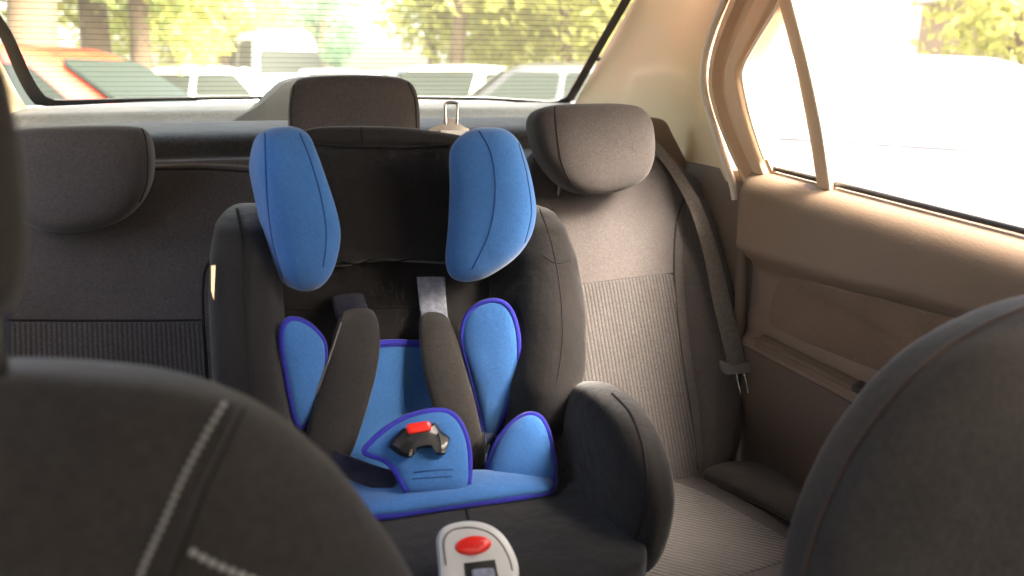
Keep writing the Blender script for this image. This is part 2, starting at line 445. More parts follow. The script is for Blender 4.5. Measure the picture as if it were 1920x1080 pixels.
tube('pane_seal', [p+SIDE_N*.003 for p in fi[4:]], .0035, m_seal, frm, n=60)
bar_l = catmull([PP(x, y, SIDE) for x, y in [(1445, -40), (1464, 15), (1492, 120), (1515, 235), (1534, 350)]], 30, False)
bar_r = catmull([PP(x, y, SIDE) for x, y in [(1470, -70), (1489, 0), (1520, 120), (1545, 240), (1562, 358)]], 30, False)
def bar_fn(u, v): return bar_l[round(u*29)].lerp(bar_r[round(u*29)], v)+SIDE_N*(.008*math.sin(PI*v)**.5 if 0 < v < 1 else 0)
bar = sheet('division_bar', bar_fn, 29, 8, -SIDE_N*.018, m_frame, door)
tube('pane_seal', [p+SIDE_N*.004 for p in bar_r], .0035, m_seal, bar, n=30)
SP = lambda y, z: V((.70-(z-1.08)*.22, y, z))
plate('quarter_window', [PP(x, y, SIDE)-SIDE_N*.012 for x, y in [(1450, 335), (1410, 220), (1394, 130), (1462, 0), (1495, 120), (1535, 350)]], SIDE_N, .004, m_sg, door, smooth=False)
plate('window_pane', [PP(1562, 360, SIDE)-SIDE_N*.012, PP(1545, 240, SIDE)-SIDE_N*.012, PP(1489, 0, SIDE)-SIDE_N*.012, SP(1.1, 1.44)-SIDE_N*.012, SP(.32, 1.46)-SIDE_N*.012, SP(.30, 1.05)-SIDE_N*.012], SIDE_N, .004, m_sg, door, smooth=False)
tube('window_frame_rail', [SP(1.26, 1.40)+V((0, 0, .0)), SP(1.05, 1.45), SP(.6, 1.48), SP(.25, 1.48)], .022, m_frame, door)
# lower side trim between door and seat
def st_fn(u, v):
    y = 1.19+.53*u; z = .25+.83*v
    return V((.770-.068*math.sin(PI*u)**.8-.02*smooth01((1-v)/.6)*0, y, z))
side = sheet('side_trim', st_fn, 16, 30, (.03, 0, 0), m_side, car)
tube('sill_seal', [V((.712, 1.318, 1.06)), V((.708, 1.30, .95)), V((.705, 1.285, .78)), V((.70, 1.28, .6)), V((.69, 1.25, .42))], .011, m_side, car)
bpil = sheet('sunshade_door_pillar', lambda u, v: V((.712-.235*(max(0, 1.5*v-.83))*.62-.012*math.sin(PI*u), -.02+.30*u, .28+1.22*v)), 12, 40, (.05, 0, 0), m_pillar, car)  # unseen pillar, made wide to block sun on the front seat
mirror_of(bpil, 'sunshade_door_pillar', car)
for sx in (-1, 1):
    plate('dimming_front_window', [V((sx*(.70-(z-1.08)*.22), y, z)) for y, z in [(-.03, 1.03), (-.03, 1.46), (-.75, 1.44), (-1.5, 1.03)]], (-sx, 0, -.22), .004, m_tint, car, smooth=False)  # unseen panes, tint added to hold back side skylight
    build('front_door', *box_geo((sx*.73, -.78, .66), (.05, 1.5, .74)), m_door, car, smooth=False)
# unseen left flank, roof lining and floor close the cabin and shape its light
d2 = mirror_of(door, 'door', car); d2['label'] = 'unseen opposite rear door'
mirror_of(frm, 'window_frame', d2)
mirror_of(side, 'side_trim', car)
def roof_fn(u, v):
    x = (u-.5)*1.26; y = -.95+2.68*v; return V((x, y, 1.505-.05*(abs(x)/.63)**3-.0*smooth01((y-1.3)/.5)))
sheet('shading_roof_lining', roof_fn, 24, 24, (0, 0, .02), m_liner, car)  # unseen lining, run past the rear glass to shade shelf and housing
def floor_fn(u, v): return V(((u-.5)*1.4, -.4+1.7*v, .26+.0*u))
sheet('floor_carpet', floor_fn, 6, 6, (0, 0, -.03), m_dark, car)

plate('windscreen', [V((-.62, -.95, 1.46)), V((.62, -.95, 1.46)), V((.70, -1.65, 1.02)), V((-.70, -1.65, 1.02))], (0, -.5, .8), .005, m_tint, car, smooth=False)  # unseen windscreen, darkened to weaken light on the seat fronts
sheet('unseen_dashboard', lambda u, v: V(((u-.5)*1.44, -1.75+.75*v, 1.0-.10*smooth01((v-.6)/.4))), 20, 20, (0, .0, -.5), m_dark, car)  # unseen dash, added to block low front skylight
for sx in (-1, 1): build('body_panel', *box_geo((sx*.815, 1.45, .62), (.03, 1.0, .84)), m_side, car, smooth=False)
build('trunk_wall', *box_geo((0, 1.86, .70), (1.4, .02, .72)), m_dark, car, smooth=False)

# ================================================================== rear bench
bench = thing('rear_seat', (0, 1.2, .29), 'dark grey brown cloth rear bench seat behind the child seat, with three headrests', 'car seat')
BN = V((0, -1, .50)).normalized(); BP = (V((0, 1.50, 1.05)), BN)
def bp(x, z, off=0): return V((x, 1.50+(z-1.05)*.5, z))+BN*off
def rrect(x0, x1, z0, z1, r, fn):
    pts = []
    for cx, cz, a0 in ((x1-r, z1-r, 0), (x0+r, z1-r, 90), (x0+r, z0+r, 180), (x1-r, z0+r, 270)):
        for k in range(4):
            a = math.radians(a0+k*30); pts.append(fn(cx+r*math.cos(a), cz+r*math.sin(a)))
    return pts
lb = pillow('backrest', rrect(-.74, .33, .42, 1.105, .05, bp), BN, .035, .07, m_seat, bench, n=7, rings=14, num=140)
lb['label'] = 'wide left and middle backrest'
rb_px = [(985, 300), (1040, 286), (1130, 282), (1215, 298), (1282, 330), (1332, 385), (1362, 470), (1380, 570), (1388, 690), (1382, 800), (1355, 885), (1290, 925), (1150, 945), (1000, 950), (980, 800), (975, 500)]
rb = pillow('backrest', [PP(x, y, BP) for x, y in rb_px], BN, .05, .07, m_seat, bench, n=5, rings=16, num=150, center=PP(1150, 600, BP))
rb['label'] = 'right backrest'
# ribbed inserts lie a few millimetres proud of the backrests
LBP = (bp(0, 1.05, .036), BN)
pillow('ribbed_insert', [PP(x, y, LBP) for x, y in [(-260, 606), (-100, 605), (100, 605), (300, 605), (374, 605), (380, 612), (386, 700), (394, 820), (390, 840), (100, 845), (-260, 845)]], BN, .006, .02, m_rib, bench, n=11, center=PP(100, 720, LBP))
ri = [(1060, 538), (1085, 534), (1180, 522), (1255, 514), (1262, 530), (1272, 640), (1292, 770), (1305, 890), (1275, 912), (1200, 925), (1060, 930)]
pillow('ribbed_insert', [PP(x, y, (bp(0, 1.05, .0485), BN)) for x, y in ri], BN, .006, .02, m_rib, bench, n=10, center=PP(1170, 730, (bp(0, 1.05, .05), BN)))
# side bolster of the right backrest
bol_px = [(1283, 362), (1320, 385), (1352, 470), (1374, 600), (1378, 740), (1362, 860), (1320, 905), (1310, 890), (1296, 780), (1277, 645), (1266, 530), (1266, 430)]
BO = (bp(0, 1.05, .03), BN)
bo = pillow('seat_bolster', [PP(x, y, BO) for x, y in bol_px], BN+V((.25, 0, 0)), .042, .03, m_seat, bench, n=2.6)
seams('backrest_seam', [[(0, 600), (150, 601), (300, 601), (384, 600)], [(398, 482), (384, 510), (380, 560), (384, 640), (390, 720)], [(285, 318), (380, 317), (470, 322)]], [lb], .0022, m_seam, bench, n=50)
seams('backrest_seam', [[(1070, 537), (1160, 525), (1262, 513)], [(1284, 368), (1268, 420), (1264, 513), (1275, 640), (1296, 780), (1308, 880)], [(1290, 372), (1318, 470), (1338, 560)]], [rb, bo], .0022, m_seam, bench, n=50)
seam('top_piping', [(290, 311), (380, 309), (474, 313)], [lb, shelf], .003, m_pipe, bench)
# headrests
def headrest(px, y, front, back, nrm, label, seam_px, tilt=.25, n=2.8):
    nr = V(nrm).normalized(); c = PY(sum(p[0] for p in px)/len(px), sum(p[1] for p in px)/len(px), y)
    pl = (c, nr)
    h = pillow('headrest', [PP(a, b, pl) for a, b in px], nr, front, back, m_seat, bench, n=n, rings=14, num=120)
    h['label'] = label
    for s in seam_px: seam('headrest_seam', s, [h], .0016, m_seam, h)
    for dx in (-.05, .05): tube('headrest_post', [c+V((dx, .03, -.04)), c+V((dx, .06, -.17))], .006, m_chrome, h, n=6)
    return h
headrest([(20, 262), (40, 246), (120, 240), (220, 238), (268, 242), (284, 258), (290, 300), (284, 345), (262, 385), (225, 415), (170, 432), (110, 435), (60, 420), (25, 385), (10, 330)], 1.42, .085, .06, (0.05, -1, .12), 'left headrest, far from the door', [[(266, 241), (273, 262), (276, 300), (274, 345), (262, 378)]], n=4.2)
headrest([(545, 168), (560, 150), (610, 144), (680, 143), (740, 147), (768, 158), (780, 185), (784, 230), (782, 275), (740, 300), (580, 300), (546, 275), (541, 220)], 1.47, .05, .06, (0.0, -1, .10), 'middle headrest above the child seat', [[(765, 156), (777, 185), (781, 240)], [(552, 160), (546, 200), (547, 240)]], n=4)
headrest([(992, 235), (1000, 210), (1030, 199), (1090, 196), (1150, 196), (1190, 203), (1210, 226), (1217, 265), (1214, 305), (1196, 338), (1156, 358), (1105, 366), (1068, 358), (1032, 330), (1004, 285)], 1.40, .062, .06, (-.06, -1, .12), 'right headrest next to the brown door', [[(1040, 201), (1041, 216), (1045, 260), (1055, 310), (1078, 350), (1120, 363), (1170, 352)]], n=3.8)
# cushion
def cz(x, y): return V((x, y, .50+(1.25-y)*.10))
CN = V((0, .10, 1)).normalized()
cu = pillow('seat_cushion', rrect(-.72, .66, .70, 1.30, .08, cz), CN, .03, .16, m_seat, bench, n=6, rings=14, num=140)
pillow('cushion_insert', [cz(x, y)+CN*.026 for x, y in [(.20, 1.21), (.44, 1.215), (.50, 1.18), (.535, 1.10), (.55, 1.0), (.56, .92), (.55, .86), (.2, .86)]], CN, .008, .02, m_mesh, bench, n=8)
cb_px = [(1318, 892), (1360, 876), (1420, 880), (1500, 925), (1580, 985), (1560, 1035), (1490, 992), (1420, 948), (1360, 915)]
cb = pillow('cushion_bolster', [PP(x, y, (cz(0, 1.25)+CN*.03, CN)) for x, y in cb_px], CN, .03, .03, m_seat, bench, n=2.6)
seam('cushion_seam', [(1345, 912), (1400, 938), (1450, 962), (1492, 988)], [cb, cu], .0025, m_seam, bench)

# ================================================================== child seat
CX = .042
cs = thing('child_car_seat', (CX, 1.0, .51), 'black child car seat with blue head wings and harness, strapped on the rear bench', 'child seat')
KN = V((0, -1, .50)).normalized(); KP0 = V((0, 1.31, 1.05))
def kp(off=0): return (KP0+KN*off, KN)
back = pillow('backrest', [PP(x, y, kp(0)) for x, y in [(440, 470), (455, 410), (500, 385), (600, 375), (900, 375), (985, 388), (1030, 430), (1050, 560), (1055, 700), (1040, 830), (990, 900), (620, 900), (480, 820), (450, 680)]], KN, .012, .07, m_black, cs, n=6, rings=12)
def brow(rows, nb, dx=(1, 0, 0)):
    out = []
    for py, xl, xr, y, hd, in rows:
        a, b = PY(xl, py, y), PY(xr, py, y)
        out.append(((a+b)/2, (b-a)/2, V(nb).normalized()*hd))
    return out
lbol = build('side_bolster', *column_geo(brow([(386, 448, 476, 1.25, .025), (392, 424, 498, 1.24, .06), (415, 408, 512, 1.22, .085), (470, 400, 522, 1.195, .10), (560, 400, 528, 1.16, .11), (660, 405, 535, 1.12, .11), (740, 412, 545, 1.09, .105), (800, 425, 550, 1.07, .09), (850, 440, 540, 1.05, .04)], (.12, 1, 0)), n=2.7), m_black, cs)
rbol = build('side_bolster', *column_geo(brow([(384, 985, 1005, 1.27, .025), (390, 962, 1018, 1.26, .06), (415, 945, 1030, 1.245, .085), (470, 938, 1046, 1.22, .10), (560, 938, 1056, 1.185, .11), (640, 942, 1056, 1.15, .11), (700, 945, 1048, 1.12, .105), (770, 945, 1034, 1.10, .09), (830, 950, 1020, 1.08, .04)], (-.20, 1, 0)), n=2.7), m_black, cs)
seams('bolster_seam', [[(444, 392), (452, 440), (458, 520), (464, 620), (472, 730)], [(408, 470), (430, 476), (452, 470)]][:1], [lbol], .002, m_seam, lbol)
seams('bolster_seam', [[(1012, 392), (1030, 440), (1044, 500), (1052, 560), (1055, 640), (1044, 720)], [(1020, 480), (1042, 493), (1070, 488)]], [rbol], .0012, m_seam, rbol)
plate('edge_tab', [PY(396, 498, 1.09), PY(404, 498, 1.09), PY(401, 562, 1.07), PY(396, 545, 1.07)], (0, -1, 0), .004, m_bronze, lbol)
# head support
HN = V((0, -1, .35)).normalized(); HP = (V((0, 1.27, 1.06)), HN)
hs = pillow('head_support', [PP(x, y, HP) for x, y in [(560, 285), (575, 262), (640, 262), (760, 262), (860, 265), (875, 300), (870, 420), (865, 470), (850, 492), (760, 489), (690, 490), (640, 499), (610, 490), (590, 420)]], HN, .028, .07, m_black, cs, n=3.2, rings=14, num=120)
roll = pillow('top_roll', [PP(x, y, (V((0, 1.285, 1.15)), HN)) for x, y in [(560, 262), (570, 246), (600, 240), (678, 238), (760, 241), (830, 250), (872, 258), (880, 272), (860, 282), (760, 281), (640, 281), (580, 276)]], HN, .022, .05, m_black, cs, n=2.4)
seams('top_roll_seam', [[(678, 240), (679, 254), (680, 270)]], [roll], .002, m_seam, roll)
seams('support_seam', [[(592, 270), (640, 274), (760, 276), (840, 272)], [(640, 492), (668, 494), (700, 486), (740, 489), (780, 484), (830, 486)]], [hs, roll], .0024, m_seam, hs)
def wing(px, y, nrm, fr, bk, n, label, lines):
    nr = V(nrm).normalized(); c = PY(sum(p[0] for p in px)/len(px), sum(p[1] for p in px)/len(px), y)
    w = pillow('head_wing', [PP(a, b, (c, nr)) for a, b in px], nr, fr+.010, bk, m_blue, cs, n=n+.5, rings=16, num=130)
    w['label'] = label
    seams('wing_seam', lines, [w], .0011, m_seamblue, w)
    return w
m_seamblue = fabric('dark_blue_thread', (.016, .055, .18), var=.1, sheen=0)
lw = wing([(482, 268), (492, 248), (515, 238), (545, 238), (568, 250), (582, 280), (602, 335), (620, 390), (629, 438), (624, 480), (612, 515), (592, 538), (565, 545), (540, 535), (520, 505), (502, 440), (486, 365), (476, 310)], 1.15, (.25, -1, .12), .045, .07, 2.6, 'left head wing', [[(497, 250), (498, 300), (502, 380), (512, 455), (530, 520)], [(562, 250), (582, 300), (602, 370), (612, 440), (606, 500)]])
rw_ = wing([(846, 285), (862, 258), (890, 242), (922, 239), (950, 244), (972, 265), (988, 305), (1000, 355), (1005, 400), (996, 442), (975, 475), (945, 500), (905, 522), (870, 527), (846, 515), (838, 485), (843, 420), (846, 350)], 1.17, (-.42, -1, .12), .045, .07, 2.6, 'right head wing', [[(898, 246), (918, 280), (928, 330), (927, 385), (914, 445), (885, 505)], [(972, 268), (988, 330), (996, 400), (984, 455)]])
# blue body liner -----------------------------------------------------
ln = pillow('liner_back', [PP(x, y, kp(.018)) for x, y in [(640, 650), (660, 640), (740, 638), (800, 640), (850, 650), (880, 760), (890, 880), (640, 900), (600, 850), (620, 760)]], KN, .014, .012, m_blue, cs, n=4)
seams('liner_hem', [[(700, 646), (740, 643), (790, 645)]], [ln], .0065, m_trim, ln)
def flap(name, px, y, nrm, fr, trim, n=2.6, r=.0042, closed=False):
    nr = V(nrm).normalized(); c = PY(sum(p[0] for p in px)/len(px), sum(p[1] for p in px)/len(px), y); pl = (c, nr)
    w = pillow(name, [PP(a, b, pl) for a, b in px], nr, fr, .012, m_blue, cs, n=n)
    tube('binding', [PP(a, b, pl)+nr*.002 for a, b in px], r, m_trim, w, n=90, closed=True)
    return w
lf = flap('liner_flap', [(526, 625), (532, 606), (545, 598), (565, 602), (590, 620), (606, 645), (606, 690), (592, 740), (575, 790), (560, 800), (548, 775), (536, 715), (528, 665)], 1.08, (.55, -1, .2), .012, [(600, 632), (575, 607), (550, 599), (533, 608), (527, 635), (532, 690), (541, 740), (552, 785), (560, 800)])
rf = flap('liner_flap', [(868, 640), (872, 600), (890, 576), (918, 564), (945, 568), (962, 590), (972, 630), (972, 690), (962, 730), (945, 780), (930, 815), (912, 818), (900, 770), (885, 710)], 1.12, (-.55, -1, .2), .012, [(868, 625), (876, 594), (895, 573), (920, 564), (946, 569), (963, 592), (973, 635), (972, 690), (958, 740), (940, 788), (928, 815)])
hf = flap('hip_flap', [(915, 885), (925, 845), (942, 815), (965, 790), (990, 777), (1012, 782), (1026, 805), (1036, 845), (1040, 880), (1034, 905), (1010, 915), (960, 915), (925, 905)], .99, (-.5, -1, .45), .018, [(972, 788), (992, 777), (1014, 783), (1028, 808), (1038, 850), (1040, 880), (1030, 906), (1005, 920)])
# shoulder pads on the harness
def strap(name, path, width, y_off, mat, parent, th=.012, bulge=.006, wdir=None):
    """flat padded strap along 3D path; width in metres (list)"""
    pts = catmull(path, 40, False); verts = []; faces = []; m = 16
    nw = len(width)
    for i, p in enumerate(pts):
        t = (pts[min(i+1, 39)]-pts[max(i-1, 0)]).normalized()
        s = V(wdir) if wdir else t.cross(V((0, -1, .3))); s = (s-t*s.dot(t)).normalized()
        nn = s.cross(t).normalized()
        if nn.y > 0: nn = -nn
        u = i/39*(nw-1); k = min(int(u), nw-2); w = width[k]+(width[k+1]-width[k])*(u-k)
        for a in range(m):
            an = 2*PI*a/m; x, y = math.cos(an), math.sin(an)
            X = math.copysign(abs(x)**(2/3.2), x); Y_ = math.copysign(abs(y)**(2/3.2), y)
            verts.append(p+s*X*w/2+nn*(Y_*th/2+bulge*(1-X*X)))
    for i in range(39):
        for a in range(m):
            b = (a+1) % m; faces.append((i*m+a, i*m+b, (i+1)*m+b, (i+1)*m+a))
    faces.append(tuple(range(m-1, -1, -1))); faces.append(tuple(39*m+a for a in range(m)))
    return build(name, verts, faces, mat, parent)
m_pad = fabric('shoulder_pad_cloth', (.022, .019, .017), var=.3, grain=420, sheen=.3)
sp1 = strap('harness_pad', [PY(668, 592, 1.175), PY(672, 612, 1.15), PY(662, 680, 1.10), PY(640, 760, 1.065), PY(612, 850, 1.03), PY(604, 880, 1.02)], [.054, .069, .072, .072, .070, .06], 0, m_pad, cs, th=.016)
sp2 = strap('harness_pad', [PY(815, 598, 1.19), PY(818, 620, 1.165), PY(835, 700, 1.115), PY(858, 780, 1.075), PY(882, 860, 1.045), PY(888, 890, 1.035)], [.047, .060, .065, .064, .055, .045], 0, m_pad, cs, th=.016)
seams('pad_piping', [[(640, 606), (622, 662), (600, 726), (578, 790), (562, 830)]], [sp1], .0014, m_pipe, sp1, lift=.0015)
seams('pad_piping', [[(854, 606), (874, 680), (893, 760), (908, 835)]], [sp2], .0014, m_pipe, sp2, lift=.0015)
strap('harness_webbing', [PY(808, 520, 1.225), PY(811, 560, 1.205), PY(816, 604, 1.178)], [.046, .044, .042], 0, m_web, cs, th=.004, bulge=.001)
m_navy = fabric('navy_webbing', (.012, .013, .028), var=.3, grain=200)
strap('harness_webbing', [PY(652, 556, 1.21), PY(658, 580, 1.185), PY(668, 606, 1.16)], [.048, .05, .05], 0, m_navy, cs, th=.008, bulge=.002)
strap('harness_webbing', [PY(893, 870, 1.035), PY(905, 905, 1.01), PY(915, 930, .99)], [.035, .035, .035], 0, m_navy, cs, th=.004, bulge=.001)
strap('harness_webbing', [PY(612, 860, 1.02), PY(690, 890, 1.0), PY(740, 905, .985)], [.028, .03, .03], 0, m_navy, cs, th=.006, bulge=.001)
# side tongue by the right pad
tg = build('harness_tongue', *merge(plate_geo([PY(x, y, 1.02) for x, y in [(908, 812), (924, 812), (930, 820), (948, 812), (944, 826), (928, 832), (910, 828)]], (0, -1, .3), .006), tube_geo([PY(918, 832, 1.02), PY(914, 850, 1.02), PY(912, 866, 1.02)], .004, n=8)), m_chrome, cs)
plate('adjuster_slide', [PY(x, y, .99) for x, y in [(718, 905), (740, 900), (748, 912), (735, 920), (716, 918)]], (0, -1, .4), .006, m_bronze, cs)
seams('back_seam', [[(530, 577), (580, 581), (640, 579)], [(690, 578), (740, 576), (790, 574)]], [back], .002, m_seam, back)
# crotch pad with buckle
CPN = V((.0, -1, .55)).normalized(); CP = (PY(800, 850, .985), CPN)
cp_px = [(683, 846), (695, 830), (722, 806), (765, 782), (812, 771), (840, 774), (860, 792), (874, 825), (879, 865), (876, 915), (830, 922), (765, 922), (752, 905), (742, 885), (722, 864), (695, 854)]
cp = pillow('crotch_pad', [PP(x, y, CP) for x, y in cp_px], CPN, .014, .012, m_blue, cs, n=3.2)
tube('binding', [PP(x, y, CP)+CPN*.004 for x, y in [(762, 922), (752, 905), (742, 885), (722, 864), (695, 854), (682, 846), (695, 830), (722, 806), (765, 782), (812, 771), (840, 774), (860, 792), (874, 825), (879, 865), (877, 908)]], .0045, m_trim, cp, n=90)
seams('stitch_line', [[(775, 886), (800, 883), (848, 880)], [(772, 898), (800, 896), (848, 893)]], [cp], .0009, m_seamblue, cp)
bk_px = [(731, 836), (738, 822), (752, 808), (758, 802), (766, 808), (800, 804), (808, 795), (818, 791), (828, 806), (846, 820), (842, 836), (836, 852), (824, 853), (816, 838), (800, 838), (778, 842), (774, 857), (762, 857), (748, 850)]
BKP = (PP(790, 830, CP)+CPN*.012, CPN)
bk = build('harness_buckle', *plate_geo([PP(x, y, (BKP[0]+CPN*.018, CPN)) for x, y in bk_px], CPN, .024, bev=.006), m_gloss, cp)
plate('latch_tongue', [PP(x, y, (BKP[0]+CPN*.020, CPN)) for x, y in [(822, 810), (842, 821), (836, 849), (827, 850), (826, 832)]], CPN, .004, m_chrome, bk, bev=.001)
plate('latch_tongue', [PP(x, y, (BKP[0]+CPN*.020, CPN)) for x, y in [(768, 842), (774, 840), (773, 856), (766, 856)]], CPN, .004, m_chrome, bk, bev=.001)
rbp = [(761, 800), (766, 795), (785, 792), (803, 790), (808, 797), (806, 807), (786, 812), (766, 814)]
pillow('release_button', [PP(x, y, (BKP[0]+CPN*.016, CPN)) for x, y in rbp], CPN, .006, .01, m_red, bk, n=4)
# seat base -----------------------------------------------------------
BSN = V((0, -.10, 1)).normalized()
def zs(x, y): return .690-.0*(x)+(1.05-y)*.02
base_out = [V((x, y, .672)) for x, y in [(CX-.22, 1.06), (CX-.10, 1.10), (CX+.10, 1.10), (CX+.20, 1.06), (CX+.215, .95), (CX+.215, .80), (CX+.18, .755), (CX+.08, .735), (CX-.08, .735), (CX-.18, .755), (CX-.215, .80), (CX-.22, .95)]]
base = pillow('seat_base', base_out, (0, -.0, 1), .022, .15, m_black, cs, n=4.5, rings=16, num=140)
lcu = pillow('liner_cushion', [PZ(x, y, .705) for x, y in [(640, 900), (760, 890), (900, 885), (1000, 890), (1034, 900), (1030, 918), (990, 925), (900, 938), (800, 952), (720, 963), (660, 960), (620, 930)]], (0, -.05, 1), .012, .012, m_blue, cs, n=2.4)
tube('binding', [PZ(x, y, .699) for x, y in [(620, 940), (660, 966), (720, 968), (800, 956), (900, 942), (990, 929), (1030, 920), (1040, 900)]], .006, m_trim, lcu, n=60)
seams('base_seam', [[(872, 950), (878, 968), (880, 985)]], [base], .0022, m_seam, base)
# arm bolsters: thick rounded plates standing on both sides
AX = .277
ar_out = [V((AX, y, z)) for y, z in [(1.14, .735), (1.09, .785), (1.02, .818), (.945, .834), (.865, .829), (.808, .797), (.785, .752), (.79, .70), (.815, .64), (.86, .595), (.94, .575), (1.05, .585), (1.13, .64), (1.15, .69)]]
ar = pillow('arm_bolster', ar_out, (-1, -.10, .05), .050, .028, m_black, cs, n=3.2, rings=16, num=130)
ar['label'] = 'right arm bolster next to the ribbed backrest'
ar2 = mirror_of(ar, 'arm_bolster', cs, CX); ar2.location = (-.015, -.01, -.045); ar2['label'] = 'left arm bolster behind the front seat'
seams('arm_seam', [[(1148, 738), (1182, 775), (1205, 835), (1213, 900), (1208, 955), (1190, 1010), (1172, 1045)]], [ar], .0018, m_seam, ar)
# adjuster plate on the front
AN = V((0, -.75, .66)).normalized(); AP = (PY(892, 1030, .775), AN)
ad = pillow('harness_adjuster', [PP(x, y, AP) for x, y in [(820, 1012), (826, 994), (845, 983), (880, 978), (915, 985), (942, 1004), (962, 1036), (971, 1066), (970, 1120), (960, 1150), (840, 1150), (828, 1110), (824, 1060)]], AN, .008, .02, m_white, cs, n=6)
AP2 = (AP[0]+AN*.008, AN)
pillow('adjuster_button', [PP(887+34*math.cos(t), 1023+18*math.sin(t)+2*math.cos(t)*-1.5, AP2) for t in [k*PI/8 for k in range(16)]], AN, .006, .006, m_red, ad, n=2.6)
plate('strap_slot', [PP(x, y, (AP[0]+AN*.009, AN)) for x, y in [(870, 1056), (928, 1049), (940, 1110), (876, 1116)]], AN, .004, m_frit, ad)
strap('adjuster_strap', [PP(905, 1068, (AP[0]+AN*.012, AN)), PP(908, 1085, (AP[0]+AN*.015, AN)), PP(914, 1130, (AP[0]+AN*.012, AN))], [.026, .026, .026], 0, m_web, ad, th=.004, bulge=.001)
tube('plate_groove', [PP(x, y, (AP[0]+AN*.0075, AN)) for x, y in [(836, 1060), (832, 1014), (846, 995), (880, 989), (912, 996), (934, 1012), (952, 1040), (961, 1070)]], .0010, m_pipe, ad)

# ================================================================== seat belts
sb = thing('seat_belt', PY(1385, 690, 1.2), 'brown rear seat belt running down beside the right backrest to its metal tongue', 'seat belt')
strap('belt_webbing', [PY(1218, 262, 1.50), PY(1262, 315, 1.45), PY(1303, 385, 1.38), PY(1332, 470, 1.33), PY(1352, 560, 1.29), PY(1372, 640, 1.255), PY(1383, 690, 1.235)], [.020, .024, .027, .030, .033, .037, .038], 0, m_belt, sb, th=.0025, bulge=0, wdir=(1, -.1, .25))
tgp = (PY(1380, 690, 1.225), V((.1, -1, .2)).normalized())
t1 = pillow('belt_tongue', [PP(x, y, tgp) for x, y in [(1350, 676), (1358, 680), (1362, 690), (1380, 686), (1402, 680), (1410, 686), (1408, 698), (1385, 700), (1362, 702), (1352, 692)]], tgp[1], .006, .006, m_pipe, sb, n=4)
tube('belt_prong', [PP(x, y, tgp) for x, y in [(1381, 700), (1385, 722), (1389, 738)]], .0022, m_chrome, t1, n=8)
tube('belt_prong', [PP(x, y, tgp) for x, y in [(1395, 700), (1400, 720), (1403, 735)]], .0022, m_chrome, t1, n=8)
gd = [PY(x, y, 1.54) for x, y in [(1208, 224), (1244, 226), (1262, 255), (1280, 290), (1310, 345), (1296, 345), (1262, 305), (1222, 268)]]
pillow('belt_guide', gd, (-.5, -1, .3), .012, .02, m_side, sb, n=4)
cb_ = thing('seat_belt', PY(842, 245, 1.50), 'metal centre seat belt tongue standing up behind the child seat, with white label', 'seat belt')
TP = (PY(842, 230, 1.50), V((0, -1, .15)).normalized())
def tp(x, y): return PP(x, y, TP)
g = []
for seg_ in ([(836, 233), (835, 198), (838, 193), (855, 193), (858, 198), (857, 233)], ):
    g.append(tube_geo([tp(*p) for p in seg_], .0032, seg=8, n=40))
g.append(plate_geo([tp(*p) for p in [(833, 222), (860, 222), (861, 232), (868, 236), (880, 242), (880, 250), (866, 244), (828, 244), (806, 250), (803, 243), (818, 236), (832, 231)]], TP[1], .004))
v, f = merge(*g); build('belt_tongue', v, f, m_chrome, cb_)
plate('belt_label', [tp(*p)+V((0, -.004, 0)) for p in [(826, 244), (872, 244), (880, 262), (822, 262)]], TP[1], .002, m_label, cb_)
strap('belt_webbing', [tp(845, 246)+V((0, .004, 0)), tp(846, 275)+V((0, .01, 0)), tp(848, 320)+V((0, .03, 0))], [.046, .046, .046], 0, m_belt, cb_, th=.003, bulge=0)

# ================================================================== front seats
fs = thing('front_seat', (-.35, .5, .30), 'dark grey front seat with pale stitching, nearest on the left', 'car seat')
FN = V((.10, -1, .12)).normalized(); FP = (PY(500, 900, .53), FN)
fl_px = [(-420, 820), (-330, 730), (-200, 700), (-60, 689), (60, 688), (180, 694), (300, 708), (400, 732), (480, 764), (550, 806), (610, 858), (655, 905), (700, 965), (745, 1030), (780, 1095), (830, 1220), (850, 1380), (-300, 1400), (-420, 1200)]
fb = pillow('backrest', [PP(x, y, FP) for x, y in fl_px], FN, .055, .09, m_front, fs, n=3.6, rings=18, num=160, center=PP(150, 1080, FP))
tr_f = bvh(fb)
def stitch_geo(px, n, r, ln):
    h = on_surf(tr_f, px, n*6); gs = []
    for k in range(n):
        a = h[min(k*6, len(h)-1)]; b = h[min(k*6+ln, len(h)-1)]
        if (a[0]-b[0]).length < 1e-4: continue
        gs.append(tube_geo([a[0]+a[1]*.0004, (a[0]+b[0])/2+a[1]*.0012, b[0]+b[1]*.0004], r, seg=6, n=5, taper=lambda t: .55+.45*math.sin(PI*t)))
    return merge(*gs)
v, f = stitch_geo([(420, 757), (385, 815), (345, 890), (308, 975), (278, 1040), (255, 1095)], 22, .0019, 3); build('stitching', v, f, m_stitch, fs)
v, f = stitch_geo([(357, 1032), (400, 1055), (440, 1072), (500, 1095)], 8, .0023, 4); build('stitching', v, f, m_stitch, fs)
seams('seat_ridge', [[(446, 762), (412, 830), (376, 905), (345, 985), (318, 1050), (300, 1100)]], [fb], .0042, m_front, fs, lift=-.001)
seams('seat_seam', [[(456, 766), (422, 834), (387, 908), (356, 988), (330, 1053), (312, 1100)]], [fb], .0018, m_seam, fs)
fhp = (PY(0, 330, .46), V((.25, -1, .1)).normalized())
fh = pillow('headrest', [PP(x, y, fhp) for x, y in [(-40, 60), (-10, 85), (14, 150), (32, 240), (44, 330), (50, 430), (46, 510), (30, 560), (0, 590), (-60, 610), (-250, 620), (-350, 560), (-380, 330), (-330, 100), (-200, 30)]], fhp[1], .04, .05, m_front, fs, n=3)
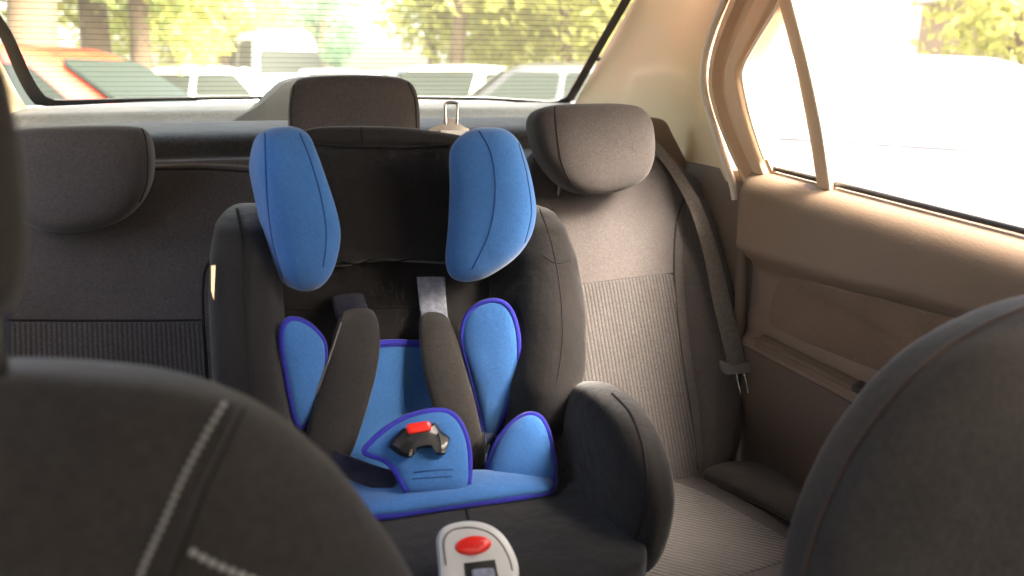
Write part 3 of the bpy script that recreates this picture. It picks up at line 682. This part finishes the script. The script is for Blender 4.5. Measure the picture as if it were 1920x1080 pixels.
for px in (-6, -170): tube('headrest_post', [PY(px, 580, .50), PY(px, 700, .51), PY(px-2, 800, .525)], .006, m_chrome, fs, n=8)
fs2 = thing('front_seat', (.42, .5, .30), 'brown lit front seat with curved piped edge, in the lower right corner', 'car seat')
FN2 = V((-.15, -1, .10)).normalized(); FP2 = (PY(1700, 900, .52), FN2)
fr_px = [(1470, 1400), (1464, 1200), (1478, 1085), (1500, 1000), (1530, 925), (1565, 855), (1610, 788), (1665, 720), (1730, 662), (1800, 618), (1870, 585), (1940, 563), (2040, 545), (2160, 545), (2300, 580), (2420, 680), (2480, 900), (2480, 1400)]
fr_px = [(x+26, y) for x, y in fr_px]
fb2 = pillow('backrest', [PP(x, y, FP2) for x, y in fr_px], FN2, .05, .08, m_front, fs2, n=4.2, rings=16, num=160, center=PP(1950, 1080, FP2))
tube('edge_piping', [PP(x, y, FP2)+FN2*.003 for x, y in fr_px[1:14]], .0032, m_bpipe, fs2, n=90)
fh2p = (PY(2150, 300, .48), V((-.15, -1, .1)).normalized())
pillow('headrest', [PP(x, y, fh2p) for x, y in [(2010, 240), (2060, 130), (2200, 110), (2340, 150), (2390, 300), (2340, 420), (2200, 450), (2060, 420), (2010, 340)]], fh2p[1], .05, .05, m_front, fs2, n=3)
for px in (2120, 2260): tube('headrest_post', [PY(px, 400, .5), PY(px, 600, .52)], .006, m_chrome, fs2, n=6)

# ================================================================== outside
def structure(name, v, f, m): 
    o = build(name, v, f, m, None, smooth=False); o['kind'] = 'structure'; return o
m_asph = plastic('asphalt', (.055, .054, .052), rough=.9, var=.2, scale=3, bump=.4, grain=40)
m_pave = plastic('paving', (.30, .29, .27), rough=.9, var=.12, scale=2)
m_soil = plastic('verge', (.10, .12, .05), rough=.95, var=.3, scale=2)
structure('ground', [(-400, -400, -.01), (400, -400, -.01), (400, 600, -.01), (-400, 600, -.01)], [(0, 1, 2, 3)], m_asph)
structure('pavement', *box_geo((-12, 40, .05), (8, 110, .13)), m_pave)
structure('grass_verge', *box_geo((16, 40, .05), (10, 110, .13)), m_soil)

def paint(name, c): return plastic(name, c, rough=.25, var=.02, scale=2, coat=.8)
m_pw = paint('white_paint', (.80, .80, .78)); m_pr = paint('red_paint', (.55, .035, .020)); m_pg = paint('grey_paint', (.22, .22, .22)); m_pd = paint('dark_grey_paint', (.035, .035, .035)); m_pb = paint('pale_blue_paint', (.45, .55, .60)); m_ps = paint('silver_paint', (.5, .5, .5))
m_cg = plastic('car_glass', (.020, .026, .024), rough=.35, spec=.02)
m_tyre = plastic('tyre_rubber', (.02, .02, .02), rough=.85); m_rim = plastic('wheel_rim', (.45, .45, .45), rough=.3, metal=.9)
m_lamp = plastic('headlamp', (.75, .77, .78), rough=.1, spec=.8); m_tail = plastic('tail_lamp', (.6, .02, .02), rough=.2)
def cyl_geo(c, ax, r, h, seg=28):
    c = V(c); ax = V(ax).normalized(); u = ax.orthogonal().normalized(); w = ax.cross(u); vs = []; fs_ = []
    prof = [(0, -.5), (r*.9, -.5), (r, -.36), (r, .36), (r*.9, .5), (0, .5)]
    for rr, z in prof:
        for k in range(seg):
            a = 2*PI*k/seg; vs.append(c+ax*z*h+u*math.cos(a)*rr+w*math.sin(a)*rr)
    for i in range(len(prof)-1):
        for k in range(seg):
            l = (k+1) % seg; fs_.append((i*seg+k, i*seg+l, (i+1)*seg+l, (i+1)*seg+k))
    return vs, fs_
def parked(name, loc, rz, pmat, label, cat='car', L=4.3, W=1.72, belt=.93, roof=1.45, hood=.86, boot=.92, cab=(-1.55, 1.05, -1.0, .30), scr=(.12, .84), group='vehicles parked along the street', front=True):
    """x forward. cab = belt rear, belt front, roof rear, roof front"""
    t = thing(name, (0, 0, 0), label, cat, group)
    h = L/2; w = W/2
    xs = [-h, -h+.06, -h+.25, cab[0], -h*.3, h*.2, cab[1], h-.5, h-.15, h-.02, h]
    def top(x):
        if x <= cab[0]: return boot-.10*max(0, (cab[0]-x)/(cab[0]+h+.001))**3
        if x >= cab[1]: 
            q = (x-cab[1])/(h-cab[1]+.001); return belt+(hood-belt)*q-.16*q**4
        return belt
    rows = []
    for i, x in enumerate(xs):
        e = min(1, .80+.20*smooth01((h-abs(x))/.45)); zt = top(x); z0 = .22+.18*(1-smooth01((h-abs(x))/.3))
        ww = w*e; sec = [(-ww*.92, z0), (-ww, z0+.12), (-ww*1.0, (z0+zt)/2), (-ww*.985, zt-.10), (-ww*.93, zt-.02), (-ww*.5, zt+.015), (ww*.5, zt+.015), (ww*.93, zt-.02), (ww*.985, zt-.10), (ww, (z0+zt)/2), (ww, z0+.12), (ww*.92, z0)]
        rows.append([V((x, a, b)) for a, b in sec])
    vs = [p for r in rows for p in r]; k = 12; fs_ = []
    for i in range(len(rows)-1):
        for j in range(k):
            l = (j+1) % k; fs_.append((i*k+j, i*k+l, (i+1)*k+l, (i+1)*k+j))
    fs_.append(tuple(range(k))); fs_.append(tuple((len(rows)-1)*k+j for j in range(k-1, -1, -1)))
    b = build('body', vs, fs_, pmat, t); md = b.modifiers.new('s', 'SUBSURF'); md.levels = md.render_levels = 2
    # cabin: rounded frustum rows
    tw = w*.74; zb_ = belt-.03
    rr = []
    for s_ in [0, .25, .55, .8, .93, 1.0]:
        q = s_; cr = 1 if s_ < .9 else (1-(s_-.9)*1.2)
        x0 = cab[0]+(cab[2]-cab[0])*q; x1 = cab[1]+(cab[3]-cab[1])*q; hw = (w*.93+(tw-w*.93)*q)*cr; z = zb_+(roof-zb_)*(q if s_ < .9 else q)
        n_ = 40; ring = []
        for a in range(n_):
            an = 2*PI*a/n_; cx_, sy = math.cos(an), math.sin(an); ex = 2/7
            ring.append(V(((x0+x1)/2+(x1-x0)/2*math.copysign(abs(cx_)**ex, cx_)*(cr if s_ > .9 else 1), hw*math.copysign(abs(sy)**ex, sy), z)))
        rr.append(ring)
    vs = [p for r in rr for p in r]; fs_ = []; k = 40
    for i in range(len(rr)-1):
        for j in range(k):
            l = (j+1) % k; fs_.append((i*k+j, i*k+l, (i+1)*k+l, (i+1)*k+j))
    c0 = sum(rr[-1], V())/k+V((0, 0, .03)); vs.append(c0)
    for j in range(k): fs_.append(((len(rr)-1)*k+j, (len(rr)-1)*k+(j+1) % k, len(vs)-1))
    build('cabin', vs, fs_, pmat, t)
    def cabpt(x_t, side, q):   # point on cabin flank
        x0 = cab[0]+(cab[2]-cab[0])*q; x1 = cab[1]+(cab[3]-cab[1])*q
        return V((x0+(x1-x0)*x_t, side*((w*.93+(tw-w*.93)*q)+.006), zb_+(roof-zb_)*q))
    for sd in (-1, 1):
        for xa, xb in ((.10, .48), (.52, .90)):
            pts = [cabpt(xa, sd, .16), cabpt(xb, sd, .16), cabpt(xb, sd, .80), cabpt(xa, sd, .80)]
            build('side_window', *plate_geo(catmull(rnd4(pts, .12), 40), (0, sd, .35), .02), m_cg, t)
    for nm, ca, ra, sg in (('windscreen', cab[1], cab[3], 1), ('rear_screen', cab[0], cab[2], -1)):
        def sp(y, q, o=.012): 
            hw = (w*.93+(tw-w*.93)*q)*.86
            return V((ca+(ra-ca)*q+sg*o, y*hw, zb_+(roof-zb_)*q+.01))
        build(nm, *plate_geo(catmull(rnd4([sp(-1, scr[0]), sp(1, scr[0]), sp(1, scr[1]), sp(-1, scr[1])], .1), 40), (sg, 0, .8), .02), m_cg, t)
    for x in (-h+.78, h-.82):
        for sd in (-1, 1):
            wl = build('wheel', *cyl_geo((x, sd*(w-.10), .31), (0, 1, 0), .31, .20), m_tyre, t)
            build('rim', *cyl_geo((x, sd*(w-.03), .31), (0, 1, 0), .20, .08), m_rim, wl)
    for sd in (-1, 1):
        build('headlight', *column_geo([(V((h-.16, sd*w*.66, .66)), V((0, .17, 0)), V((.10, 0, .075)))]*1+[(V((h-.04, sd*w*.62, .655)), V((0, .14, 0)), V((.05, 0, .06)))], seg=16), m_lamp, t)
        build('tail_light', *column_geo([(V((-h+.16, sd*w*.78, .76)), V((0, .12, 0)), V((.05, 0, .09))), (V((-h+.02, sd*w*.74, .76)), V((0, .10, 0)), V((.03, 0, .07)))], seg=16), m_tail, t)
        build('wing_mirror', *pillow_geo([V((cab[1]-.25, sd*(w+.07)+y_, belt+.06+z_)) for y_, z_ in [(-.09, -.05), (.07, -.06), (.09, .05), (-.08, .07)]], (1, 0, 0), .06, .03, num=24, rings=5), pmat, t)
    t.location = loc; t.rotation_euler = (0, 0, rz)
    return t
def rnd4(p, r):
    out = []
    for i in range(len(p)):
        a, b, c = p[i-1], p[i], p[(i+1) % len(p)]
        out += [b.lerp(a, r), b.lerp(b.lerp(a, r/2).lerp(b.lerp(c, r/2), .5), .7), b.lerp(c, r)]
    return out
R = math.radians
def G(px, d): p = PY(px, 150, d); return (p.x, p.y, 0)
parked('parked_car', (-1.45, 6.05, 0), R(-15), m_pr, 'red parked car seen close through the left of the rear window')
parked('parked_car', G(120, 9.5), R(-20), m_pg, 'grey parked car whose roof shows above the red car', roof=1.55)
parked('parked_car', G(330, 15), R(180), m_pw, 'white parked sedan with dark side windows, right of the red car')
parked('delivery_van', G(516, 18.5), R(-80), m_pw, 'tall white van with wide dark windscreen under the blue green tree', cat='van', L=4.6, W=1.6, belt=1.34, roof=2.2, hood=1.2, boot=1.34, cab=(-2.2, 1.7, -2.15, 1.3), scr=(.05, .55))
parked('parked_car', G(850, 12), R(-130), m_pw, 'white parked car with bluish windscreen, right of the middle headrest')
parked('parked_car', G(1000, 10.5), R(165), m_pd, 'dark grey parked car behind the right end of the rear window')
parked('parked_car', G(790, 16), R(-90), m_pb, 'pale blue parked car glimpsed just right of the middle headrest')
parked('parked_car', G(620, 17), R(-80), m_ps, 'silver parked car behind the middle headrest and brake light housing')
parked('parked_car', G(720, 24), R(-85), m_pw, 'white far parked car under the bright gap between the trees')
m_cg = plastic('sky_whitened_glass', (.85, .86, .86), rough=.4, metal=.85)  # whitened glass: blown-out sky reflection put into its colour
parked('parked_car', (3.4, 3.7, 0), R(-70), m_pw, 'white car parked right beside the rear door window', roof=1.37, belt=.98)

# trees
def bark(name, c): return plastic(name, c, rough=.95, var=.3, scale=8, bump=.6, grain=30)
m_bark = bark('bark_brown', (.13, .09, .06)); m_bark2 = bark('bark_pale', (.34, .30, .25))
def leafmat(name, c, tr):
    m, nt, b = mat_new(name); L = nt.links.new
    oi = N(nt, 'ShaderNodeNewGeometry'); cr = N(nt, 'ShaderNodeValToRGB')
    c = V(c); cr.color_ramp.elements[0].color = (*(c*.65), 1); cr.color_ramp.elements[1].color = (*(c*1.35), 1)
    L(oi.outputs['Random Per Island'], cr.inputs['Fac']); L(cr.outputs['Color'], b.inputs['Base Color'])
    b.inputs['Roughness'].default_value = .7
    t = N(nt, 'ShaderNodeBsdfTranslucent'); t.inputs['Color'].default_value = (*tr, 1)
    mx = N(nt, 'ShaderNodeMixShader', i_Fac=.5); o = nt.nodes['Material Output']
    L(b.outputs[0], mx.inputs[1]); L(t.outputs[0], mx.inputs[2]); L(mx.outputs[0], o.inputs[0]); return m
m_leaf = leafmat('spring_leaves', (.32, .32, .09), (.48, .48, .13)); m_leaf2 = leafmat('green_leaves', (.25, .30, .09), (.36, .44, .12)); m_leaf3 = leafmat('blue_green_leaves', (.10, .20, .12), (.14, .30, .18))
def crown_mesh(name, seed, mat, rad, zc, hh, n=8000, size=.125, clumps=44):
    rn = random.Random(seed); vs = []; fs_ = []
    cl = []
    for _ in range(clumps):
        while True:
            p = V((rn.uniform(-1, 1), rn.uniform(-1, 1), rn.uniform(-1, 1)))
            if .25 < p.length < 1: break
        cl.append((V((p.x*rad, p.y*rad, zc+p.z*hh)), rn.uniform(.5, 1.15)*rad*.36))
    for _ in range(n):
        c, r = rn.choice(cl); d = V((rn.gauss(0, 1), rn.gauss(0, 1), rn.gauss(0, .8))).normalized()*r*rn.random()**.4
        p = c+d; a = V((rn.gauss(0, 1), rn.gauss(0, 1), rn.gauss(0, 1))).normalized(); b_ = a.orthogonal().normalized(); s = size*rn.uniform(.6, 1.4); e = a.cross(b_)
        k = len(vs); vs += [p-b_*s, p+e*s*.5, p+b_*s, p-e*s*.5]; fs_.append((k, k+1, k+2, k+3))
    me = bpy.data.meshes.new(name); me.from_pydata([tuple(v) for v in vs], [], fs_); me.materials.append(mat); return me
CR = {'y1': crown_mesh('crown', 1, m_leaf, 3.0, 4.4, 2.7), 'y2': crown_mesh('crown', 2, m_leaf, 3.4, 4.2, 2.8), 'g1': crown_mesh('crown', 3, m_leaf2, 3.0, 4.2, 2.7), 'b1': crown_mesh('crown', 4, m_leaf3, 2.4, 3.6, 2.4)}
def tree(px, d, kind, r, label, cpx, sc=1.0, bk=m_bark, ht=5.0, dz=0):
    loc = G(px, d); t = thing('tree', loc, label, 'tree', 'street trees behind the car'); rn = random.Random(int(px*7+d))
    off = V(G(cpx, d))-V(loc)
    tv = [V(loc)+off*(k/4)**2*.6+V((rn.uniform(-.06, .06)*k, rn.uniform(-.06, .06)*k, ht*k/4)) for k in range(5)]
    g = [tube_geo(tv, r, seg=12, n=20, taper=lambda q: 1.25-.7*q)]
    for _ in range(6):
        b0 = tv[2].lerp(tv[4], rn.random()); a = rn.uniform(0, 2*PI); g.append(tube_geo([b0, b0+V((math.cos(a)*.8, math.sin(a)*.8, .7)), b0+V((math.cos(a)*1.8, math.sin(a)*1.8, 1.3))], r*.3, seg=6, n=8, taper=lambda q: 1-.75*q))
    build('trunk', *merge(*g), bk, t)
    c = bpy.data.objects.new('crown', CR[kind]); COL.objects.link(c); c.parent = t; c.scale = (sc, sc, sc); c.rotation_euler = (0, 0, rn.uniform(0, 6)); c.location = (off.x, off.y, dz)
    return t
TREES = [(72, 8.5, 'g1', .20, 'thick brown tree trunk behind the red car, at the far left', 30, .85), (180, 11, 'y1', .16, 'dark trunk tree behind the grey roof', 150, .9), (265, 10.5, 'g1', .11, 'slim brown tree left of the white sedan', 215, .5),
         (350, 15, 'y2', .17, 'pale barked tree behind the white sedan', 315, .48), (430, 20, 'y1', .14, 'yellow green tree left of the white van', 410, .5), (485, 32, 'y2', .14, 'far yellow tree behind the white van', 500, .75), (608, 25, 'b1', .14, 'blue green tree just right of the white van', 612, .46),
         (805, 15, 'y1', .09, 'slim dark trunk tree above the pale blue car', 900, .6), (855, 13, 'y2', .12, 'leaning dark trunk tree above the white car', 1000, .7), (915, 17, 'y2', .16, 'yellow tree above the gap of the white and grey cars', 985, .85), (1050, 12, 'y1', .14, 'yellow green tree at the right end of the rear window', 1130, .8)]
DZ = {'y1': .35, 'y2': .35, 'g1': .35, 'b1': .9}
for px, d, k, r, lb_, cpx, sc in TREES: tree(px, d, k, r, lb_, cpx, sc, bk=m_bark2 if px == 350 else m_bark, dz=(1-sc)*1.9+(.35 if px < 300 else -.15))
# beyond the side window
bw = thing('building', (9.5, 4.5, 0), 'low brown rendered building beyond the white car, through the side window', 'building')
m_wall = plastic('brown_render', (.34, .24, .17), rough=.9, var=.1, scale=1.5); m_pale = plastic('pale_render', (.75, .72, .66), rough=.9)
build('wall', *box_geo((10.0, 6.6, 1.15), (1.5, 6.4, 2.3)), m_wall, bw, smooth=False)
build('roof', *box_geo((10.0, 6.6, 2.5), (2.1, 6.9, .4)), m_pale, bw, smooth=False)
t_ = thing('tree', (5.2, 4.6, 0), 'yellow green bushy tree in front of the brown building, through the side window', 'tree', 'street trees beside the car')
build('trunk', *tube_geo([V((5.2, 4.6, 0)), V((5.25, 4.65, 1.2)), V((5.2, 4.6, 2.4))], .1, seg=10, n=10), m_bark, t_)
c = bpy.data.objects.new('crown', CR['y1']); COL.objects.link(c); c.parent = t_; c.scale = (.36, .36, .36); c.location = (.2, -.5, .3)

# ================================================================== volume added for the warm veil of lens flare
hz = bpy.data.materials.new('flare_haze'); hz.use_nodes = True; hz.node_tree.nodes.clear()
pv = hz.node_tree.nodes.new('ShaderNodeVolumePrincipled'); pv.inputs['Density'].default_value = .0042; pv.inputs['Color'].default_value = (1, .90, .78, 1); pv.inputs['Anisotropy'].default_value = 0
ho = hz.node_tree.nodes.new('ShaderNodeOutputMaterial'); hz.node_tree.links.new(pv.outputs[0], ho.inputs['Volume'])
hb = build('flare_haze', *box_geo((0, 18, 4.5), (60, 64, 11.2)), hz, None, smooth=False); tag(hb, 'added pale warm veil standing in for lens flare glow', 'flare_haze', kind='stuff')
# ================================================================== light
W = bpy.data.worlds.new('World'); S.world = W; W.use_nodes = True; nt = W.node_tree
sky = nt.nodes.new('ShaderNodeTexSky'); sky.sky_type = 'NISHITA'; sky.sun_disc = False
to_sun = V((.46, -.70, .78)).normalized()
sky.sun_elevation = math.asin(to_sun.z); sky.sun_rotation = math.atan2(to_sun.x, to_sun.y); sky.air_density = 1.0; sky.dust_density = 7.0; sky.ozone_density = .6
nt.links.new(sky.outputs[0], nt.nodes['Background'].inputs[0]); nt.nodes['Background'].inputs[1].default_value = .14
ld = bpy.data.lights.new('sun', 'SUN'); ld.energy = 4.0; ld.angle = R(30); ld.color = (1, .92, .83)
lo = bpy.data.objects.new('sun', ld); COL.objects.link(lo); lo.rotation_euler = (-to_sun).to_track_quat('-Z', 'Y').to_euler()
S.view_settings.view_transform = 'Standard'; S.view_settings.look = 'None'; S.view_settings.gamma = 1; S.view_settings.use_curve_mapping = False
S.view_settings.exposure = 3.55
S.cycles.use_denoising = True
S.cycles.max_bounces = 8; S.cycles.transparent_max_bounces = 12; S.cycles.diffuse_bounces = 5
S.cycles.sample_clamp_indirect = 8
